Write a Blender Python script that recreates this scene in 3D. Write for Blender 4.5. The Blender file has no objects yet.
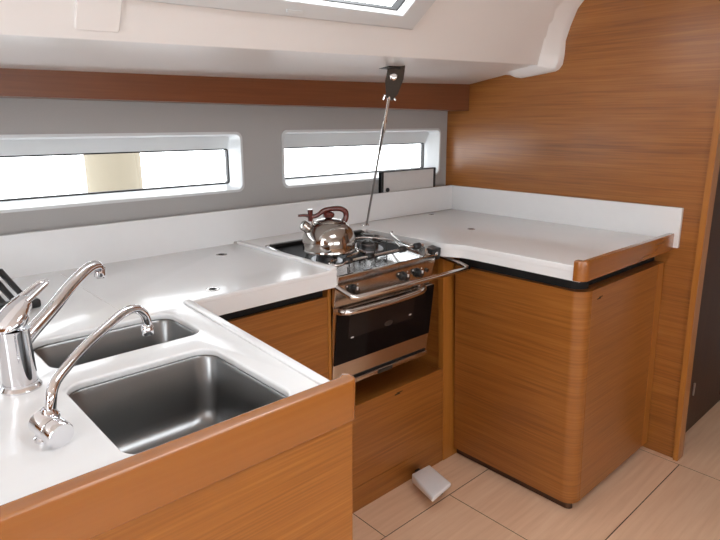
import bpy, bmesh, math, random
from mathutils import Vector, Matrix
random.seed(4)
V=Vector
SC=bpy.context.scene; COL=SC.collection
OFF={}

# ------------------------------------------------------------------ materials
def base(name):
    m=bpy.data.materials.new(name); m.use_nodes=True
    nt=m.node_tree; b=nt.nodes['Principled BSDF']
    return m,nt,b
def srgb(r,g,b):
    f=lambda c:(c/255/12.92) if c/255<=.04045 else ((c/255+.055)/1.055)**2.4
    return (f(r),f(g),f(b),1)
def plain(name,col,rough=.5,metal=0,coat=0,vary=.04,scale=30,bump=0,spec=.5):
    m,nt,b=base(name); N=nt.nodes; L=nt.links
    tc=N.new('ShaderNodeTexCoord'); no=N.new('ShaderNodeTexNoise'); no.inputs['Scale'].default_value=scale; no.inputs['Detail'].default_value=3
    L.new(tc.outputs['Object'],no.inputs['Vector'])
    r=N.new('ShaderNodeMix'); r.data_type='RGBA'
    r.inputs['A'].default_value=tuple(c*(1-vary) for c in col[:3])+(1,)
    r.inputs['B'].default_value=tuple(min(1,c*(1+vary)) for c in col[:3])+(1,)
    L.new(no.outputs['Fac'],r.inputs['Factor']); L.new(r.outputs['Result'],b.inputs['Base Color'])
    b.inputs['Roughness'].default_value=rough; b.inputs['Metallic'].default_value=metal
    b.inputs['Coat Weight'].default_value=coat; b.inputs['Specular IOR Level'].default_value=spec
    if bump:
        bp=N.new('ShaderNodeBump'); bp.inputs['Strength'].default_value=bump; bp.inputs['Distance'].default_value=.002
        L.new(no.outputs['Fac'],bp.inputs['Height']); L.new(bp.outputs['Normal'],b.inputs['Normal'])
    return m
def wood(name,dark,mid,light,axis='x',rough=.32,fine=170,coat=.25,contrast=1.0):
    """veneer with fine straight grain running along the given axis"""
    m,nt,b=base(name); N=nt.nodes; L=nt.links
    tc=N.new('ShaderNodeTexCoord')
    def grain(along,across,detail,dist=0):
        mp=N.new('ShaderNodeMapping'); s=[across]*3
        for q in axis: s['xyz'.index(q)]=along
        mp.inputs['Scale'].default_value=s
        no=N.new('ShaderNodeTexNoise'); no.inputs['Scale'].default_value=1; no.inputs['Detail'].default_value=detail
        no.inputs['Distortion'].default_value=dist
        L.new(tc.outputs['Object'],mp.inputs['Vector']); L.new(mp.outputs['Vector'],no.inputs['Vector'])
        return no.outputs['Fac']
    f1=grain(4,fine,5,.3); f2=grain(1.1,28,3,.5); f3=grain(.5,5,2)
    a=N.new('ShaderNodeMath'); a.operation='MULTIPLY_ADD'; a.inputs[1].default_value=.55*contrast
    L.new(f1,a.inputs[0])
    c=N.new('ShaderNodeMath'); c.operation='MULTIPLY_ADD'; c.inputs[1].default_value=.30*contrast; L.new(f2,c.inputs[0]); L.new(a.outputs[0],c.inputs[2])
    d=N.new('ShaderNodeMath'); d.operation='MULTIPLY_ADD'; d.inputs[1].default_value=.22; L.new(f3,d.inputs[0]); L.new(c.outputs[0],d.inputs[2])
    a.inputs[2].default_value=.5-.5*(.85*contrast+.22)
    cr=N.new('ShaderNodeValToRGB'); e=cr.color_ramp.elements
    e[0].position=.33; e[0].color=dark; e[1].position=.68; e[1].color=light
    k=e.new(.5); k.color=mid
    L.new(d.outputs[0],cr.inputs['Fac']); L.new(cr.outputs['Color'],b.inputs['Base Color'])
    b.inputs['Roughness'].default_value=rough; b.inputs['Coat Weight'].default_value=coat; b.inputs['Coat Roughness'].default_value=.25
    bp=N.new('ShaderNodeBump'); bp.inputs['Strength'].default_value=.06; bp.inputs['Distance'].default_value=.001
    L.new(f1,bp.inputs['Height']); L.new(bp.outputs['Normal'],b.inputs['Normal'])
    return m
def brushed(name,col,axis='x',rough=.28,amount=.12):
    m,nt,b=base(name); N=nt.nodes; L=nt.links
    tc=N.new('ShaderNodeTexCoord'); mp=N.new('ShaderNodeMapping'); s=[400]*3; s['xyz'.index(axis)]=6
    mp.inputs['Scale'].default_value=s
    no=N.new('ShaderNodeTexNoise'); no.inputs['Scale'].default_value=1; no.inputs['Detail'].default_value=3
    L.new(tc.outputs['Object'],mp.inputs['Vector']); L.new(mp.outputs['Vector'],no.inputs['Vector'])
    mr=N.new('ShaderNodeMapRange'); mr.inputs['To Min'].default_value=rough-amount/2; mr.inputs['To Max'].default_value=rough+amount/2
    L.new(no.outputs['Fac'],mr.inputs['Value']); L.new(mr.outputs['Result'],b.inputs['Roughness'])
    b.inputs['Base Color'].default_value=col; b.inputs['Metallic'].default_value=1
    return m
def glass(name,tint=(1,1,1,1),refl=.06,rough=.02):
    m=bpy.data.materials.new(name); m.use_nodes=True; nt=m.node_tree; N=nt.nodes; L=nt.links
    N.remove(N['Principled BSDF'])
    t=N.new('ShaderNodeBsdfTransparent'); t.inputs['Color'].default_value=tint
    g=N.new('ShaderNodeBsdfGlossy'); g.inputs['Roughness'].default_value=rough
    mx=N.new('ShaderNodeMixShader'); mx.inputs['Fac'].default_value=refl
    L.new(t.outputs[0],mx.inputs[1]); L.new(g.outputs[0],mx.inputs[2]); L.new(mx.outputs[0],N['Material Output'].inputs['Surface'])
    return m

WD,WM,WL=srgb(122,73,29),srgb(148,91,37),srgb(167,109,51)
W_x=wood('veneer_grain_level',WD,WM,WL,'xy',contrast=.95); W_y=W_x; W_h=wood('veneer_grain_shelf',WD,WM,WL,'x',contrast=.75); W_z=wood('veneer_grain_upright',srgb(148,90,30),srgb(164,104,40),srgb(176,116,50),'z',contrast=.6)
W_streak=wood('veneer_streaky_x',srgb(124,72,24),srgb(152,94,36),srgb(178,118,54),'x',fine=230,contrast=.8)
W_solid=wood('solid_wood_x',srgb(140,82,28),srgb(149,89,33),srgb(158,98,40),'x',rough=.22,fine=120,coat=1,contrast=.6)
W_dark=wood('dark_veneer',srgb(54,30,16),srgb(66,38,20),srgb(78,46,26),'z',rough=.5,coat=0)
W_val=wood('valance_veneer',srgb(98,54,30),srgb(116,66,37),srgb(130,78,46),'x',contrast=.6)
W_floor=wood('pale_floor_laminate',srgb(214,174,142),srgb(228,190,158),srgb(238,206,176),'x',rough=.32,fine=60,coat=.15,contrast=.7)
M_count=plain('white_solid_surface',(.77,.775,.78,1),.22,coat=.2,vary=.015)
M_liner=plain('white_gelcoat_liner',(.86,.85,.84,1),.28,vary=.015,scale=4,coat=.2)
M_frame=plain('white_window_moulding',(.64,.66,.67,1),.3,vary=.01)
M_grey=plain('grey_vinyl_hull_lining',(.40,.39,.38,1),.8,vary=.05,scale=300,bump=.15)
M_black=plain('black_rubber',(.012,.012,.013,1),.45)
M_void=plain('recess_shade_black',(.006,.006,.007,1),.7)  # near-black colour carries the shade inside gaps, holes and slots
M_blackp=plain('black_plastic',(.014,.014,.015,1),.28)
M_chrome=plain('chrome',(.78,.78,.80,1),.05,1,vary=.01)
M_steel=plain('polished_steel',(.62,.60,.58,1),.14,1,vary=.02)
M_sink=brushed('brushed_sink_steel',(.25,.25,.25,1),'x',.33)
M_plate=plain('hob_plate_steel',(.60,.60,.60,1),.12,1,vary=.03)
M_ctl=brushed('control_panel_steel',(.60,.56,.52,1),'x',.2)
M_kettle=plain('kettle_steel',(.38,.355,.33,1),.08,1,vary=.02)
M_red=plain('dark_red_handle_plastic',(.085,.011,.008,1),.2,coat=.5,vary=.3,scale=60)
M_oven=plain('oven_black_glass',(.004,.004,.005,1),.05,spec=.12)
M_ovenin=plain('oven_inner_window',(.010,.009,.010,1),.10,spec=.3)
M_enamel=plain('black_hob_enamel',(.006,.006,.007,1),.35,spec=.05)
M_white=plain('white_plastic',(.82,.83,.85,1),.3)
M_panel=plain('grey_white_laminate',(.62,.61,.60,1),.3)
M_bolt=plain('dull_bracket_metal',(.06,.058,.055,1),.35,.7)
M_rope=plain('wire_cable_grey',(.22,.21,.20,1),.5,.5)
M_glass=glass('window_glass')
M_pile=plain('tan_painted_piling',(.19,.165,.12,1),.9,vary=.1,scale=3)
M_hinge=plain('satin_hinge_metal',(.5,.5,.5,1),.3,1)
M_burn=plain('cast_burner_alloy',(.25,.25,.26,1),.3,1)

# ------------------------------------------------------------------ helpers
def tag(o,label=None,cat=None,group=None,kind=None):
    if label: o['label']=label
    if cat: o['category']=cat
    if group: o['group']=group
    if kind: o['kind']=kind
    return o
def empty(name,loc,label,cat,group=None,rot=None,local=False):
    o=bpy.data.objects.new(name,None); COL.objects.link(o); o.location=loc; o.empty_display_size=.05
    if rot: o.rotation_euler=rot
    OFF[o.name]=V((0,0,0)) if local else V(loc)
    return tag(o,label,cat,group)
def obj(name,bm,mat,parent=None,smooth=False,label=None,origin=None):
    off=OFF[parent.name] if parent else (V(origin) if origin else V((0,0,0)))
    bmesh.ops.translate(bm,verts=bm.verts,vec=-off)
    bmesh.ops.recalc_face_normals(bm,faces=bm.faces)
    me=bpy.data.meshes.new(name); bm.to_mesh(me); bm.free()
    if isinstance(mat,(list,tuple)):
        for q in mat: me.materials.append(q)
    else: me.materials.append(mat)
    o=bpy.data.objects.new(name,me); COL.objects.link(o)
    if parent: o.parent=parent
    elif origin: o.location=origin
    OFF[o.name]=V(off)
    if smooth:
        for p in me.polygons: p.use_smooth=True
        try: me.set_sharp_from_angle(angle=math.radians(38))
        except Exception: pass
    if label: o['label']=label
    return o
def hexa(bm,b,t,bev=0,seg=2):
    """b, t: four bottom points and four top points, same winding"""
    vs=[bm.verts.new(p) for p in list(b)+list(t)]
    fs=[(3,2,1,0),(4,5,6,7)]+[(i,(i+1)%4,4+(i+1)%4,4+i) for i in range(4)]
    faces=[bm.faces.new([vs[i] for i in f]) for f in fs]
    if bev:
        es=set(e for f in faces for e in f.edges)
        bmesh.ops.bevel(bm,geom=list(es),offset=bev,segments=seg,profile=.5,affect='EDGES')
def box(bm,x0,x1,y0,y1,z0,z1,bev=0,seg=2):
    hexa(bm,[(x0,y0,z0),(x1,y0,z0),(x1,y1,z0),(x0,y1,z0)],[(x0,y0,z1),(x1,y0,z1),(x1,y1,z1),(x0,y1,z1)],bev,seg)
def B(*a,bev=0,seg=2):
    bm=bmesh.new(); box(bm,*a,bev=bev,seg=seg); return bm
def prism(bm,bot,top,bev=0):
    n=len(bot); vb=[bm.verts.new(p) for p in bot]; vt=[bm.verts.new(p) for p in top]
    fs=[bm.faces.new(vb[::-1]),bm.faces.new(vt)]
    for i in range(n): fs.append(bm.faces.new([vb[i],vb[(i+1)%n],vt[(i+1)%n],vt[i]]))
    if bev:
        es=set(fs[0].edges)|set(fs[1].edges)
        bmesh.ops.bevel(bm,geom=list(es),offset=bev,segments=2,profile=.5,affect='EDGES')
def rrect(x0,x1,y0,y1,r,n=6):
    out=[]
    if not isinstance(r,(list,tuple)): r=[r]*4
    for (cx,cy,a,q) in ((x1-r[0],y0+r[0],-90,r[0]),(x1-r[1],y1-r[1],0,r[1]),(x0+r[2],y1-r[2],90,r[2]),(x0+r[3],y0+r[3],180,r[3])):
        for i in range(n+1):
            t=math.radians(a+90*i/n); out.append((cx+q*math.cos(t),cy+q*math.sin(t)))
    return out
def smoothpath(pts,n=6,closed=False):
    P=[V(p) for p in pts]; out=[]; m=len(P)
    rng=range(m if closed else m-1)
    for i in rng:
        if closed: a,b,c,d=P[(i-1)%m],P[i],P[(i+1)%m],P[(i+2)%m]
        else: a,b,c,d=P[max(i-1,0)],P[i],P[i+1],P[min(i+2,m-1)]
        for k in range(n):
            t=k/n
            out.append(.5*((2*b)+(c-a)*t+(2*a-5*b+4*c-d)*t*t+(3*b-a-3*c+d)*t**3))
    if not closed: out.append(P[-1])
    return out
def tube(bm,pts,r,seg=12,closed=False,flat=1.0,cap=True):
    P=[V(p) for p in pts]; n=len(P); R=r if isinstance(r,(list,tuple)) else [r]*n
    if len(R)!=n: R=[R[0]+(R[-1]-R[0])*i/(n-1) for i in range(n)] if len(R)==2 else R
    rings=[]; up=None
    for i in range(n):
        if closed: t=(P[(i+1)%n]-P[(i-1)%n])
        else: t=P[min(i+1,n-1)]-P[max(i-1,0)]
        t.normalize()
        if up is None:
            up=V((0,0,1)) if abs(t.z)<.9 else V((0,1,0))
        up=(up-t*up.dot(t)).normalized(); s=t.cross(up)
        rings.append([bm.verts.new(P[i]+(s*math.cos(2*math.pi*k/seg)+up*flat*math.sin(2*math.pi*k/seg))*R[i]) for k in range(seg)])
    m=n if closed else n-1
    for i in range(m):
        a,b=rings[i],rings[(i+1)%n]
        for k in range(seg): bm.faces.new([a[k],a[(k+1)%seg],b[(k+1)%seg],b[k]])
    if not closed and cap:
        bm.faces.new(rings[0][::-1]); bm.faces.new(rings[-1])
def lathe(bm,prof,c,axis=(0,0,1),seg=32):
    """prof: (radius, height along axis)"""
    q=V((0,0,1)).rotation_difference(V(axis).normalized()).to_matrix()
    rings=[]
    for (r,h) in prof:
        if r<1e-6: rings.append([bm.verts.new(V(c)+q@V((0,0,h)))])
        else: rings.append([bm.verts.new(V(c)+q@V((r*math.cos(2*math.pi*k/seg),r*math.sin(2*math.pi*k/seg),h))) for k in range(seg)])
    for a,b in zip(rings,rings[1:]):
        for k in range(seg):
            f=[a[k%len(a)],a[(k+1)%len(a)],b[(k+1)%len(b)],b[k%len(b)]]
            u=[]
            for v in f:
                if v not in u: u.append(v)
            if len(u)>2:
                try: bm.faces.new(u)
                except ValueError: pass
    if len(rings[0])>1: bm.faces.new(rings[0][::-1])
    if len(rings[-1])>1: bm.faces.new(rings[-1])
def plate(loops,t0,t1,bev=.002,M=None,res=3):
    """flat plate with holes: loops[0] outline, others holes, from t0 to t1 along local z"""
    cu=bpy.data.curves.new('outline','CURVE'); cu.dimensions='2D'; cu.fill_mode='BOTH'
    for lp in loops:
        s=cu.splines.new('POLY'); s.points.add(len(lp)-1); s.use_cyclic_u=True
        for p,q in zip(s.points,lp): p.co=(q[0],q[1],0,1)
    h=(t1-t0)/2; cu.extrude=max(h-bev,1e-4); cu.bevel_depth=bev; cu.bevel_resolution=res; cu.offset=-bev
    o=bpy.data.objects.new('outline',cu); COL.objects.link(o); bpy.context.view_layer.update()
    me=bpy.data.meshes.new_from_object(o.evaluated_get(bpy.context.evaluated_depsgraph_get()))
    bm=bmesh.new(); bm.from_mesh(me); bpy.data.objects.remove(o); bpy.data.curves.remove(cu); bpy.data.meshes.remove(me)
    bmesh.ops.remove_doubles(bm,verts=bm.verts,dist=1e-6)
    bmesh.ops.translate(bm,verts=bm.verts,vec=(0,0,(t0+t1)/2))
    if M is not None: bmesh.ops.transform(bm,verts=bm.verts,matrix=M)
    return bm
# frame whose local x is world x, local y is world z, local z is -world y
XZ=Matrix(((1,0,0,0),(0,0,-1,0),(0,1,0,0),(0,0,0,1)))
def loftloops(bm,A,Bp,close=False):
    va=[bm.verts.new(p) for p in A]; vb=[bm.verts.new(p) for p in Bp]; n=len(va)
    for i in range(n): bm.faces.new([va[i],va[(i+1)%n],vb[(i+1)%n],vb[i]])
    return va,vb
def dup(root,loc=None,label=None,parent=None):
    r=root.copy(); COL.objects.link(r)
    if loc is not None: r.location=loc
    if parent: r.parent=parent
    if label: r['label']=label
    OFF[r.name]=OFF[root.name]
    for ch in list(root.children):
        c=ch.copy(); COL.objects.link(c); c.parent=r
        for g in ch.children:
            d=g.copy(); COL.objects.link(d); d.parent=c
    return r
LEAN=.09
def bx(z): return 2.328+.0505*max(0,1.35-z)**2     # bulkhead face

# ------------------------------------------------------------------ setting
def st(o): o['kind']='structure'; return o
# floor: laminate boards with narrow gaps over a dark subfloor
bm=bmesh.new()
g=.0018
ys=[-2.0,-1.42,-.60,-.02,.672,1.182,1.95]
xs_rows=[[-2.4,-.9,.6,2.2,3.8],[-2.4,-1.2,.3,1.0,3.8],[-2.4,-.9,.2,1.54,3.8],[-2.4,-.4,.9,2.39,3.8],[-2.4,-.6,1.54,2.39,3.8],[-2.4,-.3,1.2,3.8]]
for j in range(len(ys)-1):
    X=xs_rows[j]
    for i in range(len(X)-1):
      if j==4 and i==3: continue
      box(bm,X[i]+g,X[i+1]-g,ys[j]+g,(1.182 if (j==3 and i==3) else ys[j+1])-g,-.0008,0)
fl=st(obj('floor',bm,W_floor))
obj('subfloor',B(-2.4,3.8,-2,1.95,-.05,-.0009),M_void,fl)

# hull side wall with its two openings
Yw=1.90
w1=(-.62,1.148,1.1147,1.3197); w2=(1.335,2.272,1.1120,1.3240)
def qwin(w,r=.022): return rrect(w[0],w[1],w[2],w[3],r)
wb=plate([[(-2.4,0),(2.45,0),(2.45,1.72),(-2.4,1.72)],qwin(w1),qwin(w2)],-Yw-.02,-Yw,bev=.0005,M=XZ)
st(obj('wall_back',wb,M_grey))
def window(name,w,gl):
    """white splayed moulding set in the opening, glass deeper in with a black gasket"""
    D=.075; r=st(bpy.data.objects.new(name,None)); COL.objects.link(r); OFF[r.name]=V((0,0,0))
    bm=bmesh.new()
    o1=rrect(w[0]-.006,w[1]+.006,w[2]-.006,w[3]+.006,.026); o2=rrect(w[0]+.003,w[1]-.003,w[2]+.003,w[3]-.003,.02)
    i1=rrect(gl[0]-.004,gl[1]+.004,gl[2]-.004,gl[3]+.004,.012); 
    L=[[(p[0],Yw-.0005,p[1]) for p in o1],[(p[0],Yw-.004,p[1]) for p in o1],[(p[0],Yw-.004,p[1]) for p in o2],[(p[0],Yw+.055,p[1]) for p in rrect(w[0]+.012,w[1]-.012,w[2]+.010,w[3]-.010,.016)],
       [(p[0],Yw+D,p[1]) for p in i1],[(p[0],Yw+D+.02,p[1]) for p in i1]]
    prev=None
    for lp in L:
        vs=[bm.verts.new(p) for p in lp]
        if prev:
            for i in range(len(vs)): bm.faces.new([prev[i],prev[(i+1)%len(vs)],vs[(i+1)%len(vs)],vs[i]])
        prev=vs
    f=obj('window_frame',bm,M_frame,r,smooth=True)
    gk=plate([rrect(gl[0]-.0045,gl[1]+.0045,gl[2]-.0045,gl[3]+.0045,.012),rrect(gl[0]+.001,gl[1]-.001,gl[2]+.001,gl[3]-.001,.008)],-Yw-D-.022,-Yw-D-.004,bev=.0008,M=XZ)
    obj('gasket',gk,M_black,r)
    obj('pane',plate([rrect(gl[0]-.003,gl[1]+.003,gl[2]-.003,gl[3]+.003,.01)],-Yw-D-.016,-Yw-D-.011,bev=.0005,M=XZ),M_glass,r)
    return r
window('window_1',w1,(-.60,1.136,1.1365,1.2600))
window('window_2',w2,(1.350,2.246,1.1365,1.2560))

# leaning bulkhead on the right, doorway in it
bm=bmesh.new()
def wallseg(y0,y1,z0,z1,t=.035):
    n=max(1,round((z1-z0)/.15)); zz=[z0+(z1-z0)*i/n for i in range(n+1)]
    P=[(bx(z),y0,z) for z in zz]+[(bx(z)+t,y0,z) for z in zz[::-1]]
    prism(bm,P,[(p[0],y1,p[2]) for p in P]); return
    hexa(bm,[(bx(z0),y0,z0),(bx(z0)+t,y0,z0),(bx(z0)+t,y1,z0),(bx(z0),y1,z0)],[(bx(z1),y0,z1),(bx(z1)+t,y0,z1),(bx(z1)+t,y1,z1),(bx(z1),y1,z1)])
wallseg(.7055,1.95,-.02,2.0); wallseg(-2.0,-.1545,-.02,2.0); wallseg(-.154,.705,1.86,2.0)
st(obj('wall_right',bm,W_y,smooth=True))
bm=bmesh.new()
for (y0,y1) in ((.685,.705),(-.154,-.134)):
    zz=[.155*i for i in range(13)]
    P=[(bx(z)-.012,y0,z) for z in zz]+[(bx(z)+.047,y0,z) for z in zz[::-1]]
    prism(bm,P,[(p[0],y1,p[2]) for p in P],bev=.002)
st(obj('trim_2',bm,W_z,smooth=True))
# passage behind the doorway
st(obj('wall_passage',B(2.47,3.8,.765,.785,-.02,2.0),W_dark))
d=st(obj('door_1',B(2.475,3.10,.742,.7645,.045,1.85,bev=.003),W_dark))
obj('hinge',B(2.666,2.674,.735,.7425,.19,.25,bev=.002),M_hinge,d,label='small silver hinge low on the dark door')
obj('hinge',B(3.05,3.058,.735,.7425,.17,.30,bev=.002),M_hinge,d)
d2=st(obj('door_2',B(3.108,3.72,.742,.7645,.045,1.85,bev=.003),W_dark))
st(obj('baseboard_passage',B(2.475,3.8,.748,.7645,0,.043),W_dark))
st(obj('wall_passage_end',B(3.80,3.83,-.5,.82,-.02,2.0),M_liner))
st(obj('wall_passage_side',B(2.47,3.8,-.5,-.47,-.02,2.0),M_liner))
# valance board under the side deck
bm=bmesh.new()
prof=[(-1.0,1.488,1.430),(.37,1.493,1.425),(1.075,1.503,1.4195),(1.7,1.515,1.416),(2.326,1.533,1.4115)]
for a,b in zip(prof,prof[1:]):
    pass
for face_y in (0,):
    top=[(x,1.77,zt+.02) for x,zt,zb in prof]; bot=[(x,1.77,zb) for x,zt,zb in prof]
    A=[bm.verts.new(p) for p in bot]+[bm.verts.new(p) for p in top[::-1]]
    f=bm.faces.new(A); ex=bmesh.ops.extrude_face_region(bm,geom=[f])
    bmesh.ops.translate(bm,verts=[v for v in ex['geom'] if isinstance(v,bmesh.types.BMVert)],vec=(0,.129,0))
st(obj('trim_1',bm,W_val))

# coachroof liner: soffit, steep side with hatch hole, top with overhead hatches
bm=bmesh.new()
def crease(x): 
    t=(x-.28)/2.02; return V((x,1.30+.08*t,1.52+.073*t))
def ztop(x):
    for a,b in zip(prof,prof[1:]):
        if x<=b[0]: 
            t=(x-a[0])/(b[0]-a[0]); return a[1]+(b[1]-a[1])*t
    return prof[-1][1]
st_x=[-1.0,.0,.37,.8,1.075,1.4,1.7,2.0,2.326]
rows=[]
for x in st_x:
    c=crease(x); z0=ztop(x)
    rows.append([bm.verts.new(p) for p in ((x,1.95,z0-.004),(x,1.77,z0),(x,c.y+.03,c.z-.0035),(x,c.y+.006,c.z-.001),(x,c.y+.004,c.z+.006),(x,c.y+.05,c.z+.018),(x,1.77,z0+.03),(x,1.95,z0+.03))])
for a,b in zip(rows,rows[1:]):
    n=len(a)
    for i in range(n): bm.faces.new([a[i],a[(i+1)%n],b[(i+1)%n],b[i]])
bm.faces.new(rows[0]); bm.faces.new(rows[-1][::-1])
ce=st(obj('ceiling',bm,M_liner,smooth=True))
P0=crease(.28)+V((0,-.001,.004)); U=(crease(2.3)-crease(.28)).normalized()
b=V((0,-.13,.24)).normalized(); Vv=(b-U*b.dot(U)).normalized(); Nn=U.cross(Vv)   # Nn points outwards or inwards
if Nn.y>0: Nn=-Nn
SM=Matrix((U.to_4d(),Vv.to_4d(),Nn.to_4d(),V((0,0,0,1)))).transposed(); SM[0][3],SM[1][3],SM[2][3]=P0
for i in range(3): SM[3][i]=0
SM[3][3]=1
ux=lambda x:(x-.28)/U.x
def hq(x0,x1,v0,v1,s=.62,r=0):
    return [(ux(x0),v0),(ux(x1),v0),(ux(x1)+s*(v1-v0),v1),(ux(x0)-s*(v1-v0)*.3,v1)]
hole=hq(.50,1.325,.128,.33)
obj('coachroof_side',plate([[(ux(-1.0),-.0085),(ux(2.325),-.0085),(ux(2.325),.42),(ux(-1.0),.42)],hole],-.012,0,bev=.0022,M=SM),M_liner,ce)
rg=.003
obj('cover_panel',plate([rrect(ux(.418),ux(.508),.012,.105,.006)],-.001,.0055,bev=.0025,M=SM),M_liner,ce,label='small square white cover panel on the coachroof side')
# hatch in the coachroof side
h=st(bpy.data.objects.new('window_3',None)); COL.objects.link(h); OFF[h.name]=V((0,0,0))
obj('window_frame',plate([hq(.47,1.392,.086,.372),hq(.497,1.328,.125,.333)],-.02,.022,bev=.005,M=SM),M_frame,h,smooth=True)
obj('gasket',plate([hq(.496,1.329,.124,.334),hq(.502,1.3225,.1305,.3275)],-.03,-.004,bev=.001,M=SM),M_black,h)
obj('pane',plate([hq(.499,1.3265,.127,.331)],-.024,-.018,bev=.001,M=SM),M_glass,h)
obj('catch',plate([rrect(ux(.905),ux(.955),.096,.106,.003)],.021,.026,bev=.002,M=SM),M_frame,h)
# moulded lip where the coachroof meets the bulkhead
out=[(1.545,1.560),(1.504,1.556),(1.492,1.551),(1.478,1.545),(1.462,1.542),(1.42,1.546),(1.383,1.550),(1.34,1.555),(1.302,1.560),(1.286,1.568),(1.274,1.585),(1.269,1.619),(1.269,1.675),(1.253,1.729),(1.229,1.788),(1.200,1.822),(1.15,1.87)]
out=[(y*1.0222,1.36+(z-1.36)*1.0222) for y,z in out]
R0=[(bx(z)+.004,y,z) for y,z in out]
R1=[(2.305,y,z) for y,z in out]
R2=[(2.292-.05*max(0,z-1.6),y+.004,z+.004) for y,z in out]
def onliner(x,z):
    c=crease(x); return (x,c.y-(z-c.z)*.13/.24+.010,z)
R3=[]
for y,z in out:
    zs=1.590-(y-1.38)*.1436
    if y>1.385: R3.append((2.262,y,zs+.002))
    else:
        zq=max(z+.008,1.593); R3.append(onliner(2.262-.62*(zq-1.593),zq))
R4=[(bx(p[2])+.004,p[1]+.01,p[2]+.01) for p in R3]
bm=bmesh.new()
prev=None
for lp in (R0,R1,R2,R3,R4):
    vs=[bm.verts.new(p) for p in lp]
    if prev:
        for i in range(len(vs)-1): bm.faces.new([prev[i],prev[i+1],vs[i+1],vs[i]])
    prev=vs
obj('moulded_edge',bm,M_liner,ce,smooth=True)
# flat top and the far side of the saloon
TOP=1.885
rf=plate([[(-2.4,-1.2),(3.8,-1.2),(3.8,1.16),(-2.4,1.16)],rrect(.35,1.05,-.25,.45,.04),rrect(-1.5,-.8,-.35,.35,.04)],TOP,TOP+.03,bev=.001)
obj('coachroof_top',rf,M_liner,ce)
def overhead(name,x0,x1,y0,y1):
    r=st(bpy.data.objects.new(name,None)); COL.objects.link(r); OFF[r.name]=V((0,0,0))
    obj('window_frame',plate([rrect(x0-.03,x1+.03,y0-.03,y1+.03,.05),rrect(x0+.01,x1-.01,y0+.01,y1-.01,.03)],TOP-.012,TOP+.04,bev=.004),M_frame,r)
    obj('pane',plate([rrect(x0,x1,y0,y1,.035)],TOP+.012,TOP+.02,bev=.001),M_glass,r)
overhead('window_4',.35,1.05,-.25,.45); overhead('window_5',-1.5,-.8,-.35,.35)
obj('deck_side',B(-2.4,3.8,-1.95,-1.18,1.50,1.53),M_liner,ce)
obj('coachroof_far_side',B(-2.4,3.8,-1.20,-1.18,1.50,1.90),M_liner,ce)
obj('side_deck',B(-2.4,-1.0,1.12,1.95,1.50,1.53),M_liner,ce); obj('coachroof_near_side',B(-2.4,-1.0,1.12,1.14,1.52,1.90),M_liner,ce)
obj('passage_top',B(2.47,3.83,.6,1.0,TOP,TOP+.03),M_liner,ce)
wf=plate([[(-2.4,0),(3.8,0),(3.8,1.55),(-2.4,1.55)],rrect(-1.8,-.4,.85,1.3,.04),rrect(.0,1.5,.85,1.3,.04)],1.9,1.92,bev=.0005,M=XZ)
st(obj('wall_front',wf,M_liner))
for i,(a,c) in enumerate(((-1.8,-.4),(.0,1.5))):
    r=st(bpy.data.objects.new('window_%d'%(6+i),None)); COL.objects.link(r); OFF[r.name]=V((0,0,0))
    obj('window_frame',plate([rrect(a-.03,c+.03,.82,1.33,.05),rrect(a+.01,c-.01,.86,1.29,.03)],1.885,1.925,bev=.003,M=XZ),M_frame,r)
    obj('pane',plate([rrect(a,c,.85,1.30,.035)],1.908,1.914,bev=.001,M=XZ),M_glass,r)
st(obj('wall_left',plate([[(-2,0),(1.95,0),(1.95,1.92),(-2,1.92)],rrect(-.35,.35,.9,1.8,.03)],-2.43,-2.40,bev=.0005,M=Matrix(((0,0,1,0),(1,0,0,0),(0,1,0,0),(0,0,0,1)))),W_y))

# ------------------------------------------------------------------ left worktop (L with sink leg)
ZT=.930
wt=empty('worktop',(.2,1.3,.875),'L-shaped white worktop holding the two steel sinks and both taps','worktop')
XL=-.75
big=rrect(.236,.508,.706,.998,.035,8); small=rrect(.247,.540,1.078,1.258,.032,8)
Lp=[(XL,.69),(.575,.69),(.617,1.285),(.622,1.297),(1.095,1.297),(1.095,1.858),(XL,1.858)]
obj('surface',plate([Lp,big,small],ZT-.015,ZT,bev=.0045),M_count,wt,smooth=True)
bm=bmesh.new(); box(bm,.60,1.0945,1.2975,1.32,.874,ZT-.005,bev=.002); hexa(bm,[(.556,.70,.874),(.575,.70,.874),(.616,1.31,.874),(.597,1.31,.874)],[(.556,.70,ZT-.005),(.575,.70,ZT-.005),(.616,1.31,ZT-.005),(.597,1.31,ZT-.005)],bev=.001); box(bm,1.075,1.0945,1.31,1.85,.874,ZT-.005,bev=.002)
obj('apron',bm,M_count,wt)
bm=bmesh.new()
# raised lip down the aisle side of the sink leg and along the stove side
hexa(bm,[(.557,.690,ZT-.002),(.5755,.690,ZT-.002),(.6175,1.2965,ZT-.002),(.599,1.2965,ZT-.002)],[(.557,.690,ZT+.007),(.5755,.690,ZT+.007),(.6175,1.2965,ZT+.007),(.599,1.2965,ZT+.007)],bev=.0035,seg=3)
obj('raised_lip',bm,M_count,wt,smooth=True)
bm=bmesh.new(); box(bm,1.070,1.0955,1.2965,1.842,ZT-.002,ZT+.008,bev=.0035,seg=3)
obj('raised_lip',bm,M_count,wt,smooth=True)
bm=bmesh.new(); prism(bm,[(XL,1.842,ZT-.02),(1.0955,1.842,ZT-.02),(1.0955,1.842,.9345),(1.43,1.842,.9345),(1.43,1.842,1.053),(XL,1.842,1.053)],[(XL,1.858,ZT-.02),(1.0955,1.858,ZT-.02),(1.0955,1.858,.9345),(1.43,1.858,.9345),(1.43,1.858,1.053),(XL,1.858,1.053)]); box(bm,XL,1.43,1.8585,1.8985,.935,1.03)
obj('backsplash',bm,M_count,wt)
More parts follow.
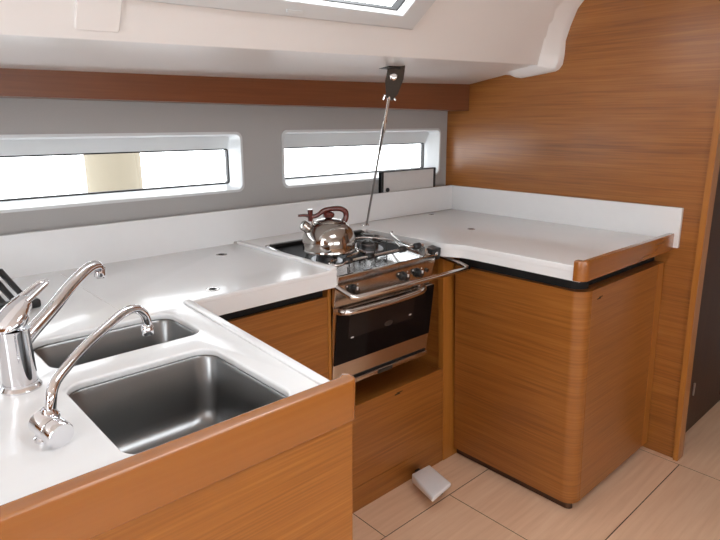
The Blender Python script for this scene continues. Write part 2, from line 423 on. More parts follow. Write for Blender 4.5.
# wooden edge along the front of the sink leg, rounded at the aisle end
tr=[(XL,.664)]+[(.590+.017*math.cos(math.radians(a)),.679+.015*math.sin(math.radians(a))) for a in range(-90,91,15)]+[(XL,.6905)]
tr=[(XL,.664)]+[(.589+.020*math.cos(math.radians(a)),.684+.020*math.sin(math.radians(a))) for a in range(-90,61,15)]+[(.585,.6925),(XL,.6925)]
obj('wooden_edge',plate([tr],.869,.9435,bev=.004),W_solid,wt,smooth=True,label='orange-brown wooden edge rail with a rounded end')
def seam(bm,a,b,w,z):
    a,b=V(a),V(b); n=(b-a).normalized(); s=V((-n.y,n.x))*w/2
    vs=[bm.verts.new((p.x,p.y,z)) for p in (a-s,b-s,b+s,a+s)]; bm.faces.new(vs)
bm=bmesh.new(); box(bm,.462,.4645,1.315,1.80,ZT-.001,ZT+.0003); 
obj('lid_seam',bm,M_panel,wt)
def lidpull(c,parent,r=.013):
    bm=bmesh.new(); lathe(bm,[(r,0),(r,.0012),(r*.85,.0018),(r*.62,.0012),(r*.6,.0004)],c,seg=28)
    o=obj('lid_pull',bm,M_steel,parent,smooth=True)
    bm=bmesh.new(); lathe(bm,[(0,.0013),(r*.6,.0013)],c,seg=24); 
    obj('finger_hole',bm,M_void,o)  # flat black disc stands in for the dark inside of the hole
lidpull((.712,1.355,ZT),wt,.018)
lidpull((.940,1.712,ZT),wt,.018)
bm=bmesh.new(); lathe(bm,[(.006,0),(.007,.004),(.004,.009),(0,.01)],(1.066,1.835,ZT),seg=16); obj('corner_stud',bm,M_steel,wt,smooth=True)

# sinks
def basin(x0,x1,y0,y1,depth,label):
    r=empty('sink_basin',((x0+x1)/2,(y0+y1)/2,ZT-depth),label,'sink','undermount sink bowls')
    bm=bmesh.new(); prev=None
    Ls=[(.012,ZT-.0155,.045),(.002,ZT-.0155,.036),(-.001,ZT-.020,.034),(-.006,ZT-depth+.035,.036),(-.010,ZT-depth+.018,.038),(-.020,ZT-depth+.005,.04),(-.034,ZT-depth,.035),(-.10,ZT-depth-.003,.02)]
    for (e,z,rad) in Ls:
        e2=max(e,-(min(x1-x0,y1-y0)/2-.03))
        lp=rrect(x0-e2,x1+e2,y0-e2,y1+e2,min(rad,(min(x1-x0,y1-y0)/2+e2)*.95),8)
        vs=[bm.verts.new((p[0],p[1],z)) for p in lp]
        if prev:
            for i in range(len(vs)): bm.faces.new([prev[i],prev[(i+1)%len(vs)],vs[(i+1)%len(vs)],vs[i]])
        prev=vs
    bm.faces.new(prev)
    obj('bowl',bm,M_sink,r,smooth=True)
    cx,cy=x0+(x1-x0)*.62,(y0+y1)/2
    bm=bmesh.new(); lathe(bm,[(.034,-.002),(.036,.0005),(.03,.0015),(.026,-.002),(.008,-.0025),(0,-.0025)],(cx,cy,ZT-depth-.001),seg=28)
    dn=obj('drain',bm,M_steel,r,smooth=True)
    bm=bmesh.new(); lathe(bm,[(0,.001),(.02,.0012),(.021,0)],(cx,cy,ZT-depth-.001),seg=24); obj('drain_plug',bm,M_bolt,dn,smooth=True)
basin(.236,.508,.706,.998,.155,'larger brushed steel sink, nearest the wooden edge')
basin(.247,.540,1.078,1.258,.125,'smaller brushed steel sink behind the larger one')

# ------------------------------------------------------------------ taps
t=empty('mixer_tap',(.186,1.04,ZT),'tall chrome mixer tap with looped lever and long straight spout','tap')
bm=bmesh.new(); lathe(bm,[(.0315,0),(.0315,.003),(.029,.006),(.0268,.008),(.0268,.012)],(.186,1.04,ZT),seg=40); obj('base_ring',bm,M_chrome,t,smooth=True)
bm=bmesh.new(); lathe(bm,[(.0262,.010),(.0250,.05),(.0245,.085),(.0250,.100),(.0250,.1035)],(.186,1.04,ZT),seg=40)
obj('tap_body',bm,M_chrome,t,smooth=True)
bm=bmesh.new()
lathe(bm,[(.0242,.105),(.0252,.108),(.0252,.120),(.0225,.134),(.014,.142),(0,.145)],(.186,1.04,ZT),seg=36)
dirl=(V((.262,1.10,0))-V((.186,1.04,0))).normalized()
# looped lever blade rising over the body
s=V((-dirl.y,dirl.x,0))
def lp(d,w,z): return V((.186,1.04,0))+dirl*d+s*w+V((0,0,z))
bm.free(); bm=bmesh.new()
secs=[(-.0245,.008,1.034,1.038),(-.021,.016,1.034,1.046),(-.010,.0235,1.034,1.058),(.004,.0250,1.034,1.068),(.014,.0222,1.036,1.074),(.022,.0185,1.044,1.0775),(.032,.0160,1.055,1.081)]
rr=[]
for d_,w_,zb,zt_ in secs:
    ring=[]
    for k in range(16):
        a=2*math.pi*k/16; cx_=math.cos(a); sz=math.sin(a)
        ring.append(bm.verts.new(lp(d_,w_*math.copysign(abs(cx_)**.7,cx_),(zb+zt_)/2+(zt_-zb)/2*math.copysign(abs(sz)**.7,sz))))
    rr.append(ring)
for a,c_ in zip(rr,rr[1:]):
    for k in range(16): bm.faces.new([a[k],a[(k+1)%16],c_[(k+1)%16],c_[k]])
bm.faces.new(rr[0][::-1]); bm.faces.new(rr[-1])
cap=obj('cap',bm,M_chrome,t,smooth=True)
bm=bmesh.new()
loop=[lp(.024,-.0125,1.0725),lp(.045,-.0105,1.0775),(lp(.070,-.0085,1.0845)),lp(.084,-.0065,1.088),lp(.0895,0,1.0895),lp(.084,.0065,1.088),lp(.070,.0085,1.0845),lp(.045,.0105,1.0775),lp(.024,.0125,1.0725)]
tube(bm,smoothpath(loop,4),.0046,seg=12); obj('lever',bm,M_chrome,cap,smooth=True,label='chrome lever with an open slot')
bm=bmesh.new()
sp=smoothpath([(.198,1.050,1.000),(.215,1.062,1.013),(.262,1.09,1.042),(.299,1.115,1.066),(.332,1.138,1.083),(.352,1.152,1.089),(.366,1.161,1.087),(.371,1.165,1.080)],6)
tube(bm,sp,[.0125,.0100],seg=18); obj('spout',bm,M_chrome,t,smooth=True)
bm=bmesh.new(); lathe(bm,[(.0102,.012),(.0108,.008),(.0108,-.006),(.0095,-.008),(.008,-.006),(0,-.005)],(.3715,1.166,1.070),axis=(.10,.02,1),seg=22)
obj('outlet',bm,M_chrome,t,smooth=True)

t=empty('folding_tap',(.174,.834,ZT),'short chrome tap with a bent swan-neck pipe, in front of the mixer','tap')
bm=bmesh.new(); lathe(bm,[(.0175,0),(.0175,.004),(.0145,.006),(.0135,.014)],(.172,.836,ZT),seg=28); obj('base_ring',bm,M_chrome,t,smooth=True)
ax=V((.22,-.95,-.16)).normalized(); c0=V((.171,.834,.9535))
bm=bmesh.new(); lathe(bm,[(0,-.014),(.015,-.014),(.0185,-.010),(.0185,.018),(.0175,.020)],c0,axis=ax,seg=32); obj('valve_body',bm,M_chrome,t,smooth=True)
bm=bmesh.new(); lathe(bm,[(.0170,.021),(.0188,.0225),(.0188,.038),(.0175,.0405),(0,.0405)],c0,axis=ax,seg=36); obj('knob',bm,M_chrome,t,smooth=True,label='round chrome knob')
bm=bmesh.new(); lathe(bm,[(.0135,-.012),(.0135,.004),(.0115,.006),(.0090,.014)],(.177,.832,.962),seg=26); obj('collar',bm,M_chrome,t,smooth=True)
bm=bmesh.new()
pp=smoothpath([(.178,.831,.968),(.182,.832,.990),(.187,.837,1.001),(.199,.845,1.013),(.243,.875,1.0335),(.299,.912,1.0505),(.328,.93,1.0575),(.352,.944,1.0545),(.368,.953,1.040),(.374,.957,1.024),(.374,.958,1.014)],6)
tube(bm,pp,.0075,seg=16); obj('pipe',bm,M_chrome,t,smooth=True)
bm=bmesh.new(); lathe(bm,[(.0078,.018),(.0105,.014),(.0105,.001),(.0092,-.001),(.0075,.001),(0,.002)],(.374,.9585,1.000),seg=24); obj('outlet',bm,M_chrome,t,smooth=True)

# ------------------------------------------------------------------ black slatted rack beside the mixer
t=empty('dish_rack',(.25,1.55,ZT),'black slatted rack lying on the worktop behind the mixer tap','rack')
bm=bmesh.new(); box(bm,.10,.335,1.49,1.53,ZT,ZT+.022,bev=.007,seg=3); obj('base_bar',bm,M_blackp,t,smooth=True)
for k in range(6):
    x=.312-.024*k
    bm=bmesh.new(); hexa(bm,[(x-.007,1.505,ZT+.015),(x+.007,1.505,ZT+.015),(x+.007,1.518,ZT+.012),(x-.007,1.518,ZT+.012)],[(x-.040,1.615,1.012),(x-.024,1.615,1.012),(x-.024,1.630,1.005),(x-.040,1.630,1.005)],bev=.003)
    obj('slat',bm,M_blackp,t,smooth=True)
bm=bmesh.new(); box(bm,.06,.27,1.630,1.655,ZT,ZT+.014,bev=.004); obj('rear_foot',bm,M_blackp,t)
for xx in (.10,.275):
    bm=bmesh.new(); box(bm,xx-.03,xx-.018,1.632,1.643,ZT+.01,1.002); obj('strut',bm,M_blackp,t)

# ------------------------------------------------------------------ cabinets under the left worktop
c=empty('sink_cabinet',(.1,1.0,0),'veneered sink cabinet in the foreground with streaky horizontal grain','cabinet')
obj('front_panel',B(XL,.600,.674,.692,0,.8685,bev=.001),W_streak,c)
obj('side_panel',B(.540,.555,.6925,1.327,0,.873,bev=.001),W_y,c)
c=empty('corner_cabinet',(.85,1.6,0),'veneered corner cabinet panel between sink leg and stove, black gap on top','cabinet')
obj('front_panel',B(.556,1.082,1.330,1.346,0,.838,bev=.001),W_x,c)
obj('shadow_gap',B(.60,1.082,1.352,1.365,.70,.8735),M_void,c,label='black recess above the veneered panel')
obj('edge_post',B(1.0825,1.0950,1.328,1.40,0,.8735,bev=.001),W_z,c)

# ------------------------------------------------------------------ stove housing
c=empty('stove_cabinet',(1.4,1.5,0),'veneered cabinet around the stove with a deep open recess and drop-front drawer below','cabinet')
x0=1.0972
obj('side_panel',B(1.083,1.0945,1.4005,1.80,.10,.905),W_y,c)
bm=bmesh.new(); hexa(bm,[(1.705,1.37,.10),(1.72,1.37,.10),(1.72,1.80,.10),(1.705,1.80,.10)],[(1.655,1.37,.905),(1.67,1.37,.905),(1.67,1.80,.905),(1.655,1.80,.905)]); obj('side_panel',bm,W_y,c)
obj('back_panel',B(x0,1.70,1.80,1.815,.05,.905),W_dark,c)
bm=bmesh.new(); hexa(bm,[(1.700,1.343,.0),(1.80,1.343,.0),(1.80,1.37,.0),(1.700,1.37,.0)],[(1.652,1.343,.872),(1.715,1.343,.872),(1.715,1.37,.872),(1.652,1.37,.872)],bev=.0015); obj('post',bm,W_z,c)
def px_(z): return 1.700-.048*z/.872
bm=bmesh.new()
hexa(bm,[(x0,1.345,.098),(px_(.098)-.001,1.345,.098),(px_(.098)-.001,1.362,.098),(x0,1.362,.098)],[(x0,1.345,.418),(px_(.418)-.001,1.345,.418),(px_(.418)-.001,1.362,.418),(x0,1.362,.418)],bev=.0015)
df=obj('drawer_front',bm,W_x,c)
bm=bmesh.new(); box(bm,1.405,1.432,1.3443,1.3455,.3925,.397); box(bm,1.414,1.445,1.3442,1.3455,.398,.401)
obj('finger_catch',bm,M_void,df)
bm=bmesh.new(); hexa(bm,[(x0,1.347,.0),(1.70,1.347,.0),(1.70,1.362,.0),(x0,1.362,.0)],[(x0,1.347,.0955),(1.693,1.347,.0955),(1.693,1.362,.0955),(x0,1.362,.0955)]); obj('kick_board',bm,W_x,c)
obj('shelf',B(x0,1.70,1.3625,1.80,.385,.400),W_h,c)
bm=bmesh.new(); box(bm,1.385,1.445,1.366,1.380,.4005,.4045); obj('shelf_slot',bm,M_void,c)
# safety bar in front of the stove, fixed to the cabinet sides
bm=bmesh.new()
ra=[(1.1035,1.352,.880),(1.098,1.325,.877),(1.092,1.225,.858),(1.105,1.218,.857),(1.35,1.215,.857),(1.63,1.212,.857),(1.643,1.220,.857),(1.640,1.255,.866),(1.640,1.352,.878)]
tube(bm,ra,.0085,seg=12); obj('safety_bar',bm,M_steel,c,smooth=True,label='polished steel bar across the stove front')

# ------------------------------------------------------------------ stove (gimballed, tilted slightly)
sv=empty('stove',(1.0965,1.300,.9035),'stainless marine stove with two burners and black glass oven door, under the kettle','stove',rot=(math.radians(5.8),0,0),local=True)
SW,SD=.459,.395
# local frame: x to the right, y to the back, z up from the hob plate edge
bm=bmesh.new()
box(bm,.004,SW-.004,.012,SD-.01,-.372,-.012,bev=.002); obj('oven_body',bm,M_ctl,sv)
# hob tray: plate with raised rim
bm=bmesh.new()
prev=None
for (e,z) in ((.004,-.031),(-.003,-.030),(0,-.002),(.002,0),(.010,0),(.013,-.006),(.022,-.009)):
    vs=[bm.verts.new((p[0],p[1],z)) for p in rrect(e,SW-e,e,SD-e,.008)]
    if prev:
        for i in range(len(vs)): bm.faces.new([prev[i],prev[(i+1)%len(vs)],vs[(i+1)%len(vs)],vs[i]])
    prev=vs
bm.faces.new(prev)
hob=obj('hob_plate',bm,M_plate,sv,smooth=True)
def burner(cx,cy,r):
    bm=bmesh.new()
    lathe(bm,[(r+.020,-.0095),(r+.018,-.004),(r+.004,-.006),(r,-.004),(r,.012),(r-.003,.0155),(0,.016)],(cx,cy,0),seg=36)
    o=obj('burner',bm,M_burn,sv,smooth=True)
    bm=bmesh.new(); lathe(bm,[(r-.004,.0155),(r-.006,.019),(0,.020)],(cx,cy,0),seg=32); obj('burner_cap',bm,M_bolt,o,smooth=True)
burner(.096,.165,.034); burner(.318,.205,.040)
# pan grid: thin rods
def grid(cx,cy):
    bm=bmesh.new()
    for a in (0,45,90,135,180,225,270,315):
        d=V((math.cos(math.radians(a+22)),math.sin(math.radians(a+22)),0))
        tube(bm,[V((cx,cy,.0255))+d*.018,V((cx,cy,.0255))+d*.072,V((cx,cy,-.006))+d*.076],.0023,seg=8)
    tube(bm,[(cx+.055*math.cos(k*math.pi/14),cy+.055*math.sin(k*math.pi/14),.025) for k in range(28)],.0023,seg=8,closed=True)
    obj('pan_grid',bm,M_bolt,sv,smooth=True)
grid(.098,.165); grid(.318,.205)
bm=bmesh.new(); box(bm,.017,SW-.017,.112,SD-.016,-.0105,-.0075,bev=.001); obj('burner_tray',bm,M_enamel,sv,label='black burner tray behind the bare steel front strip')
# low rail across the front with black clamp knobs
zf=.026
bm=bmesh.new(); tube(bm,smoothpath([(.060,.075,zf),(.028,.070,zf),(.014,.052,zf),(.018,.032,zf),(.045,.028,zf),(.085,.046,zf),(.18,.048,zf),(.30,.050,zf),(.418,.052,zf),(SW-.012,.052,zf)],5),.0040,seg=10)
obj('front_rail',bm,M_steel,sv,smooth=True)
for x in (.086,.182,.335,.412):
    bm=bmesh.new(); lathe(bm,[(0,-.014),(.009,-.014),(.0118,-.010),(.0118,.010),(.009,.014),(0,.014)],(x,.050,zf),axis=(.9,-.25,.1),seg=20)
    obj('clamp_knob',bm,M_blackp,sv,smooth=True)
def holder(pts):
    bm=bmesh.new(); tube(bm,smoothpath(pts,5),.0040,seg=10); obj('pan_holder',bm,M_steel,sv,smooth=True)
zh=zf+.003
holder([(.182,.048,zf),(.186,.085,zh),(.190,.130,zh),(.225,.185,zh),(.268,.222,zh),(.33,.205,zh),(.372,.140,zh),(.360,.095,zh),(.335,.050,zf)])
holder([(.470,.232,zh-.004),(.445,.215,zh),(.405,.142,zh),(.392,.098,zh),(.412,.050,zf)])
holder([(.086,.048,zf),(.100,.072,zh),(.165,.090,zh),(.182,.120,zh)])
# black rear strip
bm=bmesh.new(); box(bm,.014,SW-.014,SD-.026,SD-.012,-.009,.004,bev=.002); obj('rear_strip',bm,M_bolt,sv)
# gimbal latch housing on the right
bm=bmesh.new(); box(bm,SW-.022,SW-.001,.030,.062,-.010,.022,bev=.003); lt=obj('latch_housing',bm,M_steel,sv)
bm=bmesh.new(); box(bm,SW+.0,SW+.052,.020,.062,-.030,.014,bev=.003); g_=obj('gimbal_lock',bm,M_blackp,sv)
bm=bmesh.new(); lathe(bm,[(.008,0),(.008,.006),(.005,.008),(0,.008)],(SW+.022,.020,-.004),axis=(0,-1,0),seg=18); obj('lock_pin',bm,M_steel,g_,smooth=True)
# control panel
bm=bmesh.new(); box(bm,.0,SW,.004,.02,-.103,-.0315,bev=.002); obj('control_panel',bm,M_ctl,sv)
for x in (.070,.300,.372):
    bm=bmesh.new(); lathe(bm,[(.0165,0),(.0165,.005),(.0135,.007),(.0125,.020),(.011,.023),(0,.023)],(x,.004,-.052),axis=(0,-1,0),seg=26)
    k=obj('control_knob',bm,M_blackp,sv,smooth=True)
    bm=bmesh.new(); box(bm,x-.0022,x+.0022,-.0225,-.018,-.048,-.038); obj('pointer',bm,M_white,k)
    for dx in (-.022,.022):
        bm=bmesh.new(); box(bm,x+dx-.002,x+dx+.002,.0030,.0045,-.042,-.038); obj('scale_mark',bm,M_white,sv)
bm=bmesh.new(); lathe(bm,[(.007,0),(.007,.006),(0,.007)],(.422,.004,-.052),axis=(0,-1,0),seg=18); obj('igniter_button',bm,M_blackp,sv,smooth=True)
# oven door
bm=bmesh.new(); box(bm,.0,SW,-.008,.012,-.360,-.106,bev=.004); od=obj('oven_door',bm,M_ctl,sv)
bm=bmesh.new(); box(bm,.001,SW-.001,-.0105,-.007,-.299,-.108,bev=.001); obj('door_glass',bm,M_oven,od,label='black oven door glass')
bm=bmesh.new(); box(bm,.055,SW-.10,-.0111,-.0100,-.215,-.130,bev=.0004); obj('inner_window',bm,M_ovenin,od)
bm=bmesh.new(); lathe(bm,[(.0,.0),(.020,.0),(.020,.0006),(0,.0006)],(.235,-.0108,-.204),axis=(0,-1,0),seg=32)
for v in bm.verts: v.co.z=-.204+(v.co.z+.204)*.5
obj('badge',bm,M_bolt,od,label='small oval maker badge on the glass')
for xx,zz in ((.065,-.216),(.335,-.200)):
    bm=bmesh.new(); box(bm,xx,xx+.012,-.0114,-.0104,zz,zz+.0045); obj('glass_mark',bm,M_panel,od)
bm=bmesh.new(); tube(bm,smoothpath([(.002,-.008,-.108),(.000,-.036,-.102),(.04,-.052,-.099),(.18,-.060,-.098),(.28,-.056,-.098),(.345,-.046,-.099),(.385,-.020,-.103),(.392,-.006,-.107)],6),.0135,seg=14,flat=.8)
obj('handle',bm,M_steel,od,smooth=True,label='curved polished steel oven handle')
# bottom tray edge with catch
bm=bmesh.new(); box(bm,.0,SW,-.002,.02,-.368,-.362); obj('lower_gap',bm,M_void,sv)  # black strip fills the gap with its shade
bm=bmesh.new(); box(bm,.0,SW,-.014,.30,-.386,-.369,bev=.004); obj('base_tray',bm,M_ctl,sv)
bm=bmesh.new(); box(bm,.20,.27,-.0175,-.010,-.385,-.371,bev=.002); obj('door_catch',bm,M_bolt,sv)

# ------------------------------------------------------------------ kettle
KC=V((1.188,1.447,.9475))
k=empty('kettle',KC,'steel whistling kettle with dark red handle standing on the left burner','kettle')
bm=bmesh.new()
lathe(bm,[(0,0),(.076,0),(.084,.004),(.0865,.012),(.0868,.030),(.086,.046),(.082,.062),(.074,.078),(.062,.090),(.049,.0970),(.043,.0985),(.042,.100)],KC,seg=48)
obj('kettle_body',bm,M_kettle,k,smooth=True)
bm=bmesh.new(); lathe(bm,[(.0855,.006),(.0872,.008),(.0866,.012)],KC,seg=48); 
obj('base_band',bm,M_steel,k,smooth=True)
bm=bmesh.new(); lathe(bm,[(.0425,.0995),(.043,.102),(.036,.106),(.018,.109),(0,.110)],KC,seg=40); lid=obj('lid',bm,M_kettle,k,smooth=True)
bm=bmesh.new(); lathe(bm,[(.007,.107),(.011,.110),(.0180,.115),(.0195,.122),(.015,.130),(0,.133)],KC,seg=26); obj('lid_knob',bm,M_red,lid,smooth=True)
sd=V((-.93,.36,0)).normalized()     # spout direction
bm=bmesh.new(); tube(bm,[KC+sd*.052+V((0,0,.070)),KC+sd*.070+V((0,0,.081)),KC+sd*.082+V((0,0,.090))],[.020,.0170,.0155],seg=20); spt=obj('spout',bm,M_kettle,k,smooth=True)
bm=bmesh.new(); tube(bm,[KC+sd*.079+V((0,0,.0877)),KC+sd*.088+V((0,0,.0948)),KC+sd*.091+V((0,0,.097))],[.0165,.0165,.010],seg=20); obj('whistle',bm,M_steel,spt,smooth=True)
# handle posts and arched grip with whistle trigger
bm=bmesh.new(); tube(bm,[KC+sd*.050+V((0,0,.088)),KC+sd*.060+V((0,0,.115))],.0045,seg=10); obj('handle_post',bm,M_steel,k,smooth=True)
bm=bmesh.new(); tube(bm,[KC-sd*.048+V((0,0,.086)),KC-sd*.054+V((0,0,.102))],.0065,seg=10); obj('handle_post',bm,M_steel,k,smooth=True)
bm=bmesh.new()
hp=smoothpath([KC-sd*.053+V((0,0,.096)),KC-sd*.060+V((0,0,.113)),KC-sd*.056+V((0,0,.130)),KC-sd*.038+V((0,0,.139)),KC-sd*.010+V((0,0,.140)),KC+sd*.016+V((0,0,.136)),KC+sd*.038+V((0,0,.122)),KC+sd*.058+V((0,0,.118))],6)
tube(bm,hp,[.0100,.0070],seg=14); hd=obj('handle',bm,M_red,k,smooth=True,label='dark red arched handle')
bm=bmesh.new(); tube(bm,[KC+sd*.056+V((0,0,.118)),KC+sd*.080+V((0,0,.124)),KC+sd*.102+V((0,0,.124))],[.006,.005,.004],seg=10); obj('trigger',bm,M_red,k,smooth=True)
bm=bmesh.new(); tube(bm,[KC+sd*.062+V((0,0,.104)),KC+sd*.062+V((0,0,.142))],[.007,.009],seg=12); obj('trigger_grip',bm,M_red,k,smooth=True)

# ------------------------------------------------------------------ right worktop
wr=empty('worktop',(1.95,1.35,.885),'white worktop of the right-hand unit, running to the corner behind the stove','worktop')
def rx(z,d=0): return bx(z)-d
xe=1.650
out=[(rx(.93,.001),.806),(rx(.93,.001),1.858),(1.0965,1.858),(1.0965,1.722),(1.612,1.722),(1.612,1.345),(1.614,1.315),(1.624,1.292),(1.636,1.272),(1.646,1.250),(xe,1.225),(xe-.004,.806)]
obj('surface',plate([out[::-1]],.912,.934,bev=.003),M_count,wr,smooth=True)
# hanging edge below the surface
def ribbon(bm,path,th,z0,z1):
    n=len(path); P=[V((p[0],p[1])) for p in path]; Q=[]
    for i in range(n):
        d_=(P[min(i+1,n-1)]-P[max(i-1,0)]).normalized(); Q.append(P[i]+V((-d_.y,d_.x))*th)
    vs=[[bm.verts.new((a.x,a.y,z0)),bm.verts.new((a.x,a.y,z1)),bm.verts.new((c_.x,c_.y,z1)),bm.verts.new((c_.x,c_.y,z0))] for a,c_ in zip(P,Q)]
    for a,c_ in zip(vs,vs[1:]):
        for i in range(4): bm.faces.new([a[i],a[(i+1)%4],c_[(i+1)%4],c_[i]])
    bm.faces.new(vs[0]); bm.faces.new(vs[-1][::-1])
bm=bmesh.new(); ribbon(bm,[(p[0]+.0005,p[1]) for p in out[::-1][:8]],-.02,.886,.926)
obj('apron',bm,M_count,wr,smooth=True)
bm=bmesh.new(); z0,z1=.90,1.052
hexa(bm,[(rx(z0,.018),.768,z0),(rx(z0,.0008),.768,z0),(rx(z0,.0008),1.842,z0),(rx(z0,.018),1.842,z0)],[(rx(z1,.018),.768,z1),(rx(z1,.0008),.768,z1),(rx(z1,.0008),1.842,z1),(rx(z1,.018),1.842,z1)],bev=.002)
obj('backsplash',bm,M_count,wr)
bm=bmesh.new(); box(bm,1.4302,rx(.98,.012),1.842,1.858,.935,1.053); box(bm,1.4302,rx(.98,.012),1.8575,1.8985,.935,1.03)
obj('backsplash',bm,M_count,wr)
# wooden edge with rounded corner
def arcc(cx,cy,r,a0,a1,n=8): return [(cx+r*math.cos(math.radians(a0+(a1-a0)*i/n)),cy+r*math.sin(math.radians(a0+(a1-a0)*i/n))) for i in range(n+1)]
pl=[(rx(.92,.002),.782)]+[(1.638,.8075)]+[]
outl=[(1.632,.8225)]+arcc(1.632+.03,.785+.03,.03,180,270)+[(rx(.92,.002),.785),(rx(.92,.002),.806),(1.655,.806),(1.655,.8225)]
obj('wooden_edge',plate([outl],.890,.955,bev=.0035),W_solid,wr,smooth=True,label='orange-brown wooden edge rail with a rounded corner')
lidpull((1.925,1.425,.934),wr,.016); lidpull((2.10,1.79,.934),wr,.016)
bm=bmesh.new(); lathe(bm,[(.013,0),(.012,.003),(0,.004)],(1.66,1.79,.934),seg=20); obj('stud',bm,M_steel,wr,smooth=True)

# ------------------------------------------------------------------ right cabinet (refrigerator unit)
c=empty('refrigerator_cabinet',(2.05,1.08,0),'large veneered cabinet with a rounded vertical corner under the right worktop','cabinet')
def sx(x,z): return x-.085*(z-.03)
def cabpoly(z,rr=.048,ins=0,yb=1.344):
    xx=sx(1.765,z)+ins; xr_=bx(z)-.011
    return [(xx,yb-.025*(z-.03)/.8,z)]+[(a,b_,z) for a,b_ in arcc(xx+rr,.811+ins+rr,rr,180,270,8)]+[(xx+rr,.826+ins,z)]+[(xr_,.826+ins,z),(xr_,yb-.025*(z-.03)/.8,z)]
bm=bmesh.new(); prism(bm,cabpoly(.036),cabpoly(.838),bev=.0)
obj('body',bm,W_y,c,smooth=True)
bm=bmesh.new(); prism(bm,cabpoly(0,rr=.02,ins=.020),cabpoly(.0355,rr=.02,ins=.020)); obj('kick_board',bm,W_dark,c)
bm=bmesh.new(); prism(bm,cabpoly(.8385,ins=.022),cabpoly(.911,ins=.022)); obj('shadow_gap',bm,M_void,c,label='black recess between cabinet and worktop')
bm=bmesh.new(); z0,z1=.036,.8375
def dq(xa,xb,y0,y1,bev=.0015):
    A=lambda z:(sx(1.765,z)+.040+xa if xa is not None else None)
    def fx(x,z): return (sx(1.765,z)+.042) if x=='l' else (bx(z)-.062 if x=='m0' else (bx(z)-.060 if x=='m1' else bx(z)-.003))
    hexa(bm,[(fx(xa,z0),y0,z0),(fx(xb,z0),y0,z0),(fx(xb,z0),y1,z0),(fx(xa,z0),y1,z0)],[(fx(xa,z1),y0,z1),(fx(xb,z1),y0,z1),(fx(xb,z1),y1,z1),(fx(xa,z1),y1,z1)],bev=bev)
def dq2(a,b_,y0,y1):
    def fx(x,z): return {'l':sx(1.765,z)+.0515,'m0':bx(z)-.066,'m1':bx(z)-.064,'r':bx(z)-.011}[x]
    hexa(bm,[(fx(a,z0),y0,z0),(fx(b_,z0),y0,z0),(fx(b_,z0),y1,z0),(fx(a,z0),y1,z0)],[(fx(a,z1),y0,z1),(fx(b_,z1),y0,z1),(fx(b_,z1),y1,z1),(fx(a,z1),y1,z1)],bev=.001)
dq2('l','m0',.811,.8255); dr=obj('door',bm,W_x,c)
bm=bmesh.new(); dq2('m1','r',.811,.8255); obj('filler_strip',bm,W_z,c)
bm=bmesh.new(); box(bm,1.790,1.815,.8103,.8113,.800,.8035); box(bm,1.800,1.825,.8103,.8113,.8045,.8075); obj('finger_catch',bm,M_void,dr)

# ------------------------------------------------------------------ panel standing behind the worktop, tie rod, pedal
p=empty('loose_panel',(2.02,1.875,1.03),'white panel with black edging and a black knob, standing under the right window','panel')
obj('board',B(1.850,2.200,1.870,1.878,1.034,1.140),M_panel,p)
bm=plate([rrect(1.838,2.212,1.0305,1.146,.004),rrect(1.850,2.203,1.0385,1.140,.002)],-1.881,-1.866,bev=.001,M=XZ); obj('edging',bm,M_black,p)
bm=bmesh.new(); box(bm,1.838,1.853,1.864,1.882,1.0305,1.146,bev=.001); obj('hinge_rail',bm,M_black,p)
bm=bmesh.new(); lathe(bm,[(.010,0),(.010,.005),(.007,.008),(0,.008)],(1.882,1.870,1.0605),axis=(0,-1,0),seg=20); obj('knob',bm,M_blackp,p,smooth=True)

T0=V((1.545,1.500,1.5365)); T1=V((1.664,1.775,.935))
t=empty('tie_rod',T1,'steel tie rod from the ceiling bracket down to the worktop behind the stove','rod')
dirn=(T1-T0).normalized()
bm=bmesh.new()
# folded bracket plate hanging from the soffit
sdv=V((.74,-.67,0)).normalized(); fd=V((-.67,-.74,0)).normalized()
A0=T0+V((0,0,.016)); 
def br(u,w,h): return A0+sdv*u+fd*w+V((.02,.045,0))*(-h/.10)+V((0,0,h))
q=[(-.026,-.002),(.032,.010),(.036,-.045),(.026,-.095),(.010,-.116),(-.014,-.108),(-.028,-.05)]
prism(bm,[br(u,.006,h) for u,h in q],[br(u,-.010,h) for u,h in q],bev=.002)
bkt=obj('bracket',bm,M_bolt,t)
bm=bmesh.new(); 
c_=br(-.002,.006,-.036); lathe(bm,[(.014,0),(.014,.002),(.010,.004),(.007,.0045),(0,.0045)],c_,axis=fd,seg=22); obj('bolt',bm,M_steel,bkt,smooth=True)
bm=bmesh.new(); box(bm,T0.x-.045,T0.x+.03,T0.y-.012,T0.y+.04,T0.z+.004,T0.z+.022); obj('mounting_plate',bm,M_bolt,bkt)
top=br(-.004,-.002,-.100)
dirn=(T1-top).normalized()
def al(s): return top+(T1-top)*s
bm=bmesh.new(); lathe(bm,[(.007,0),(.009,.006),(.007,.014)],top,axis=dirn,seg=14)
tube(bm,[top+sdv*-.020,top+sdv*.020],.0042,seg=10); tube(bm,[top+sdv*-.018,top+sdv*-.022+V((0,0,-.014))],.003,seg=8); tube(bm,[top+sdv*.012,top+sdv*.024+V((0,0,-.016))],.003,seg=8)
obj('shackle',bm,M_chrome,t,smooth=True)
bm=bmesh.new(); tube(bm,[al(0),al(.10),al(.16),al(.17),al(.25),al(.26),al(.38),al(.39)],[.006,.006,.006,.0085,.0085,.0065,.0065,.0040],seg=12); obj('turnbuckle',bm,M_steel,t,smooth=True)
bm=bmesh.new(); tube(bm,[al(.38),al(1)],.0044,seg=10); obj('cable',bm,M_rope,t,smooth=True)
bm=bmesh.new(); lathe(bm,[(.012,0),(.012,.004),(.007,.008),(.006,.02)],(T1.x,T1.y,.934),seg=18); obj('end_fitting',bm,M_steel,t,smooth=True)

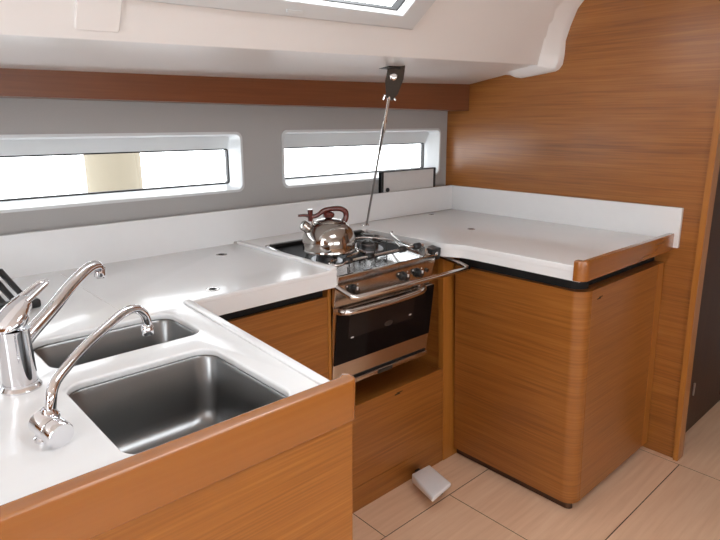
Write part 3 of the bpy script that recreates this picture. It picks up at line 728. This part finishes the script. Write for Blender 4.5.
# white foot pedal
pd=empty('foot_pedal',(1.45,1.24,0),'white foot pump pedal sticking out over the floor below the drawer','pedal')
def pt(a,b_,z): return (a,b_,z)
bm=bmesh.new()
top=[(1.452,1.297,.073),(1.551,1.294,.072),(1.505,1.147,.084),(1.388,1.137,.083)]
bot=[(1.448,1.292,.038),(1.550,1.290,.044),(1.508,1.150,.066),(1.390,1.140,.060)]
hexa(bm,bot,top,bev=.007,seg=4); obj('tread',bm,M_white,pd,smooth=True)
bm=bmesh.new(); hexa(bm,[(1.500,1.20,.0),(1.525,1.20,.0),(1.555,1.343,.0),(1.530,1.343,.0)],[(1.478,1.19,.060),(1.508,1.19,.060),(1.545,1.343,.035),(1.520,1.343,.035)],bev=.003); obj('pump_base',bm,M_blackp,pd)

# ------------------------------------------------------------------ outside: tan piling alongside
bm=bmesh.new(); lathe(bm,[(.150,0),(.150,3.0)],(1.24,3.45,-.9),seg=40)
tag(obj('dock_piling',bm,M_pile,smooth=True,origin=(1.24,3.45,-.9)),'tan round post outside, seen blurred through the left window','post')

# ------------------------------------------------------------------ light
w=bpy.data.worlds.new('sky'); SC.world=w; w.use_nodes=True
bg=w.node_tree.nodes['Background']; bg.inputs['Color'].default_value=(.93,.97,1,1); bg.inputs['Strength'].default_value=5.5
def area(name,loc,target,sx_,sy_,power,col=(1,1,1),spread=180):
    l=bpy.data.lights.new(name,'AREA'); l.shape='RECTANGLE'; l.size=sx_; l.size_y=sy_; l.energy=power; l.color=col; l.spread=math.radians(spread)
    o=bpy.data.objects.new(name,l); COL.objects.link(o); o.location=loc
    o.rotation_euler=(V(target)-V(loc)).to_track_quat('-Z','Y').to_euler(); return o
area('boost_hatch_front',(.7,.1,2.10),(.7,.1,0),.7,.7,6.5,(.90,.955,1))  # added lamp boosting the daylight at the unseen overhead hatch
area('boost_hatch_rear',(-1.15,0,2.10),(-1.15,0,0),.7,.7,14,(.90,.955,1))  # second added lamp, over the unseen hatch behind the camera
area('boost_opposite_window',(.75,-2.1,1.1),(.75,0,1.0),1.5,.45,6.5,(.90,.955,1))  # added lamp outside the unseen far windows, boosts the light coming in
area('boost_opposite_window',(-1.1,-2.1,1.1),(-1.1,0,1.0),1.4,.45,9,(.90,.955,1))  # same added boost at the other unseen far window
area('boost_companionway',(-2.6,0,1.30),(0,.2,1.25),.7,.9,36,(.91,.96,1))  # added lamp boosting light through the unseen opening in the left wall
area('daylight_side_hatch',(1.0,1.50,2.0),(.80,1.42,.93),.7,.25,9,(.9,.96,1))

# ------------------------------------------------------------------ camera
cd=bpy.data.cameras.new('camera'); cam=bpy.data.objects.new('camera',cd); COL.objects.link(cam)
cd.sensor_width=36; cd.lens=581/720*36; cd.clip_start=.02
pitch=math.atan(148/581); yaw=math.radians(47.5)
F=V((math.cos(yaw)*math.cos(pitch),math.sin(yaw)*math.cos(pitch),-math.sin(pitch)))
cam.location=(0,0,1.36); cam.rotation_euler=F.to_track_quat('-Z','Y').to_euler()
SC.camera=cam
SC.view_settings.view_transform='Standard'; SC.view_settings.look='None'; SC.view_settings.gamma=1; SC.view_settings.use_curve_mapping=False
SC.view_settings.exposure=-.06
SC.cycles.use_denoising=True
SC.cycles.max_bounces=10; SC.cycles.diffuse_bounces=5; SC.cycles.glossy_bounces=5; SC.cycles.transparent_max_bounces=16
SC.cycles.sample_clamp_indirect=6
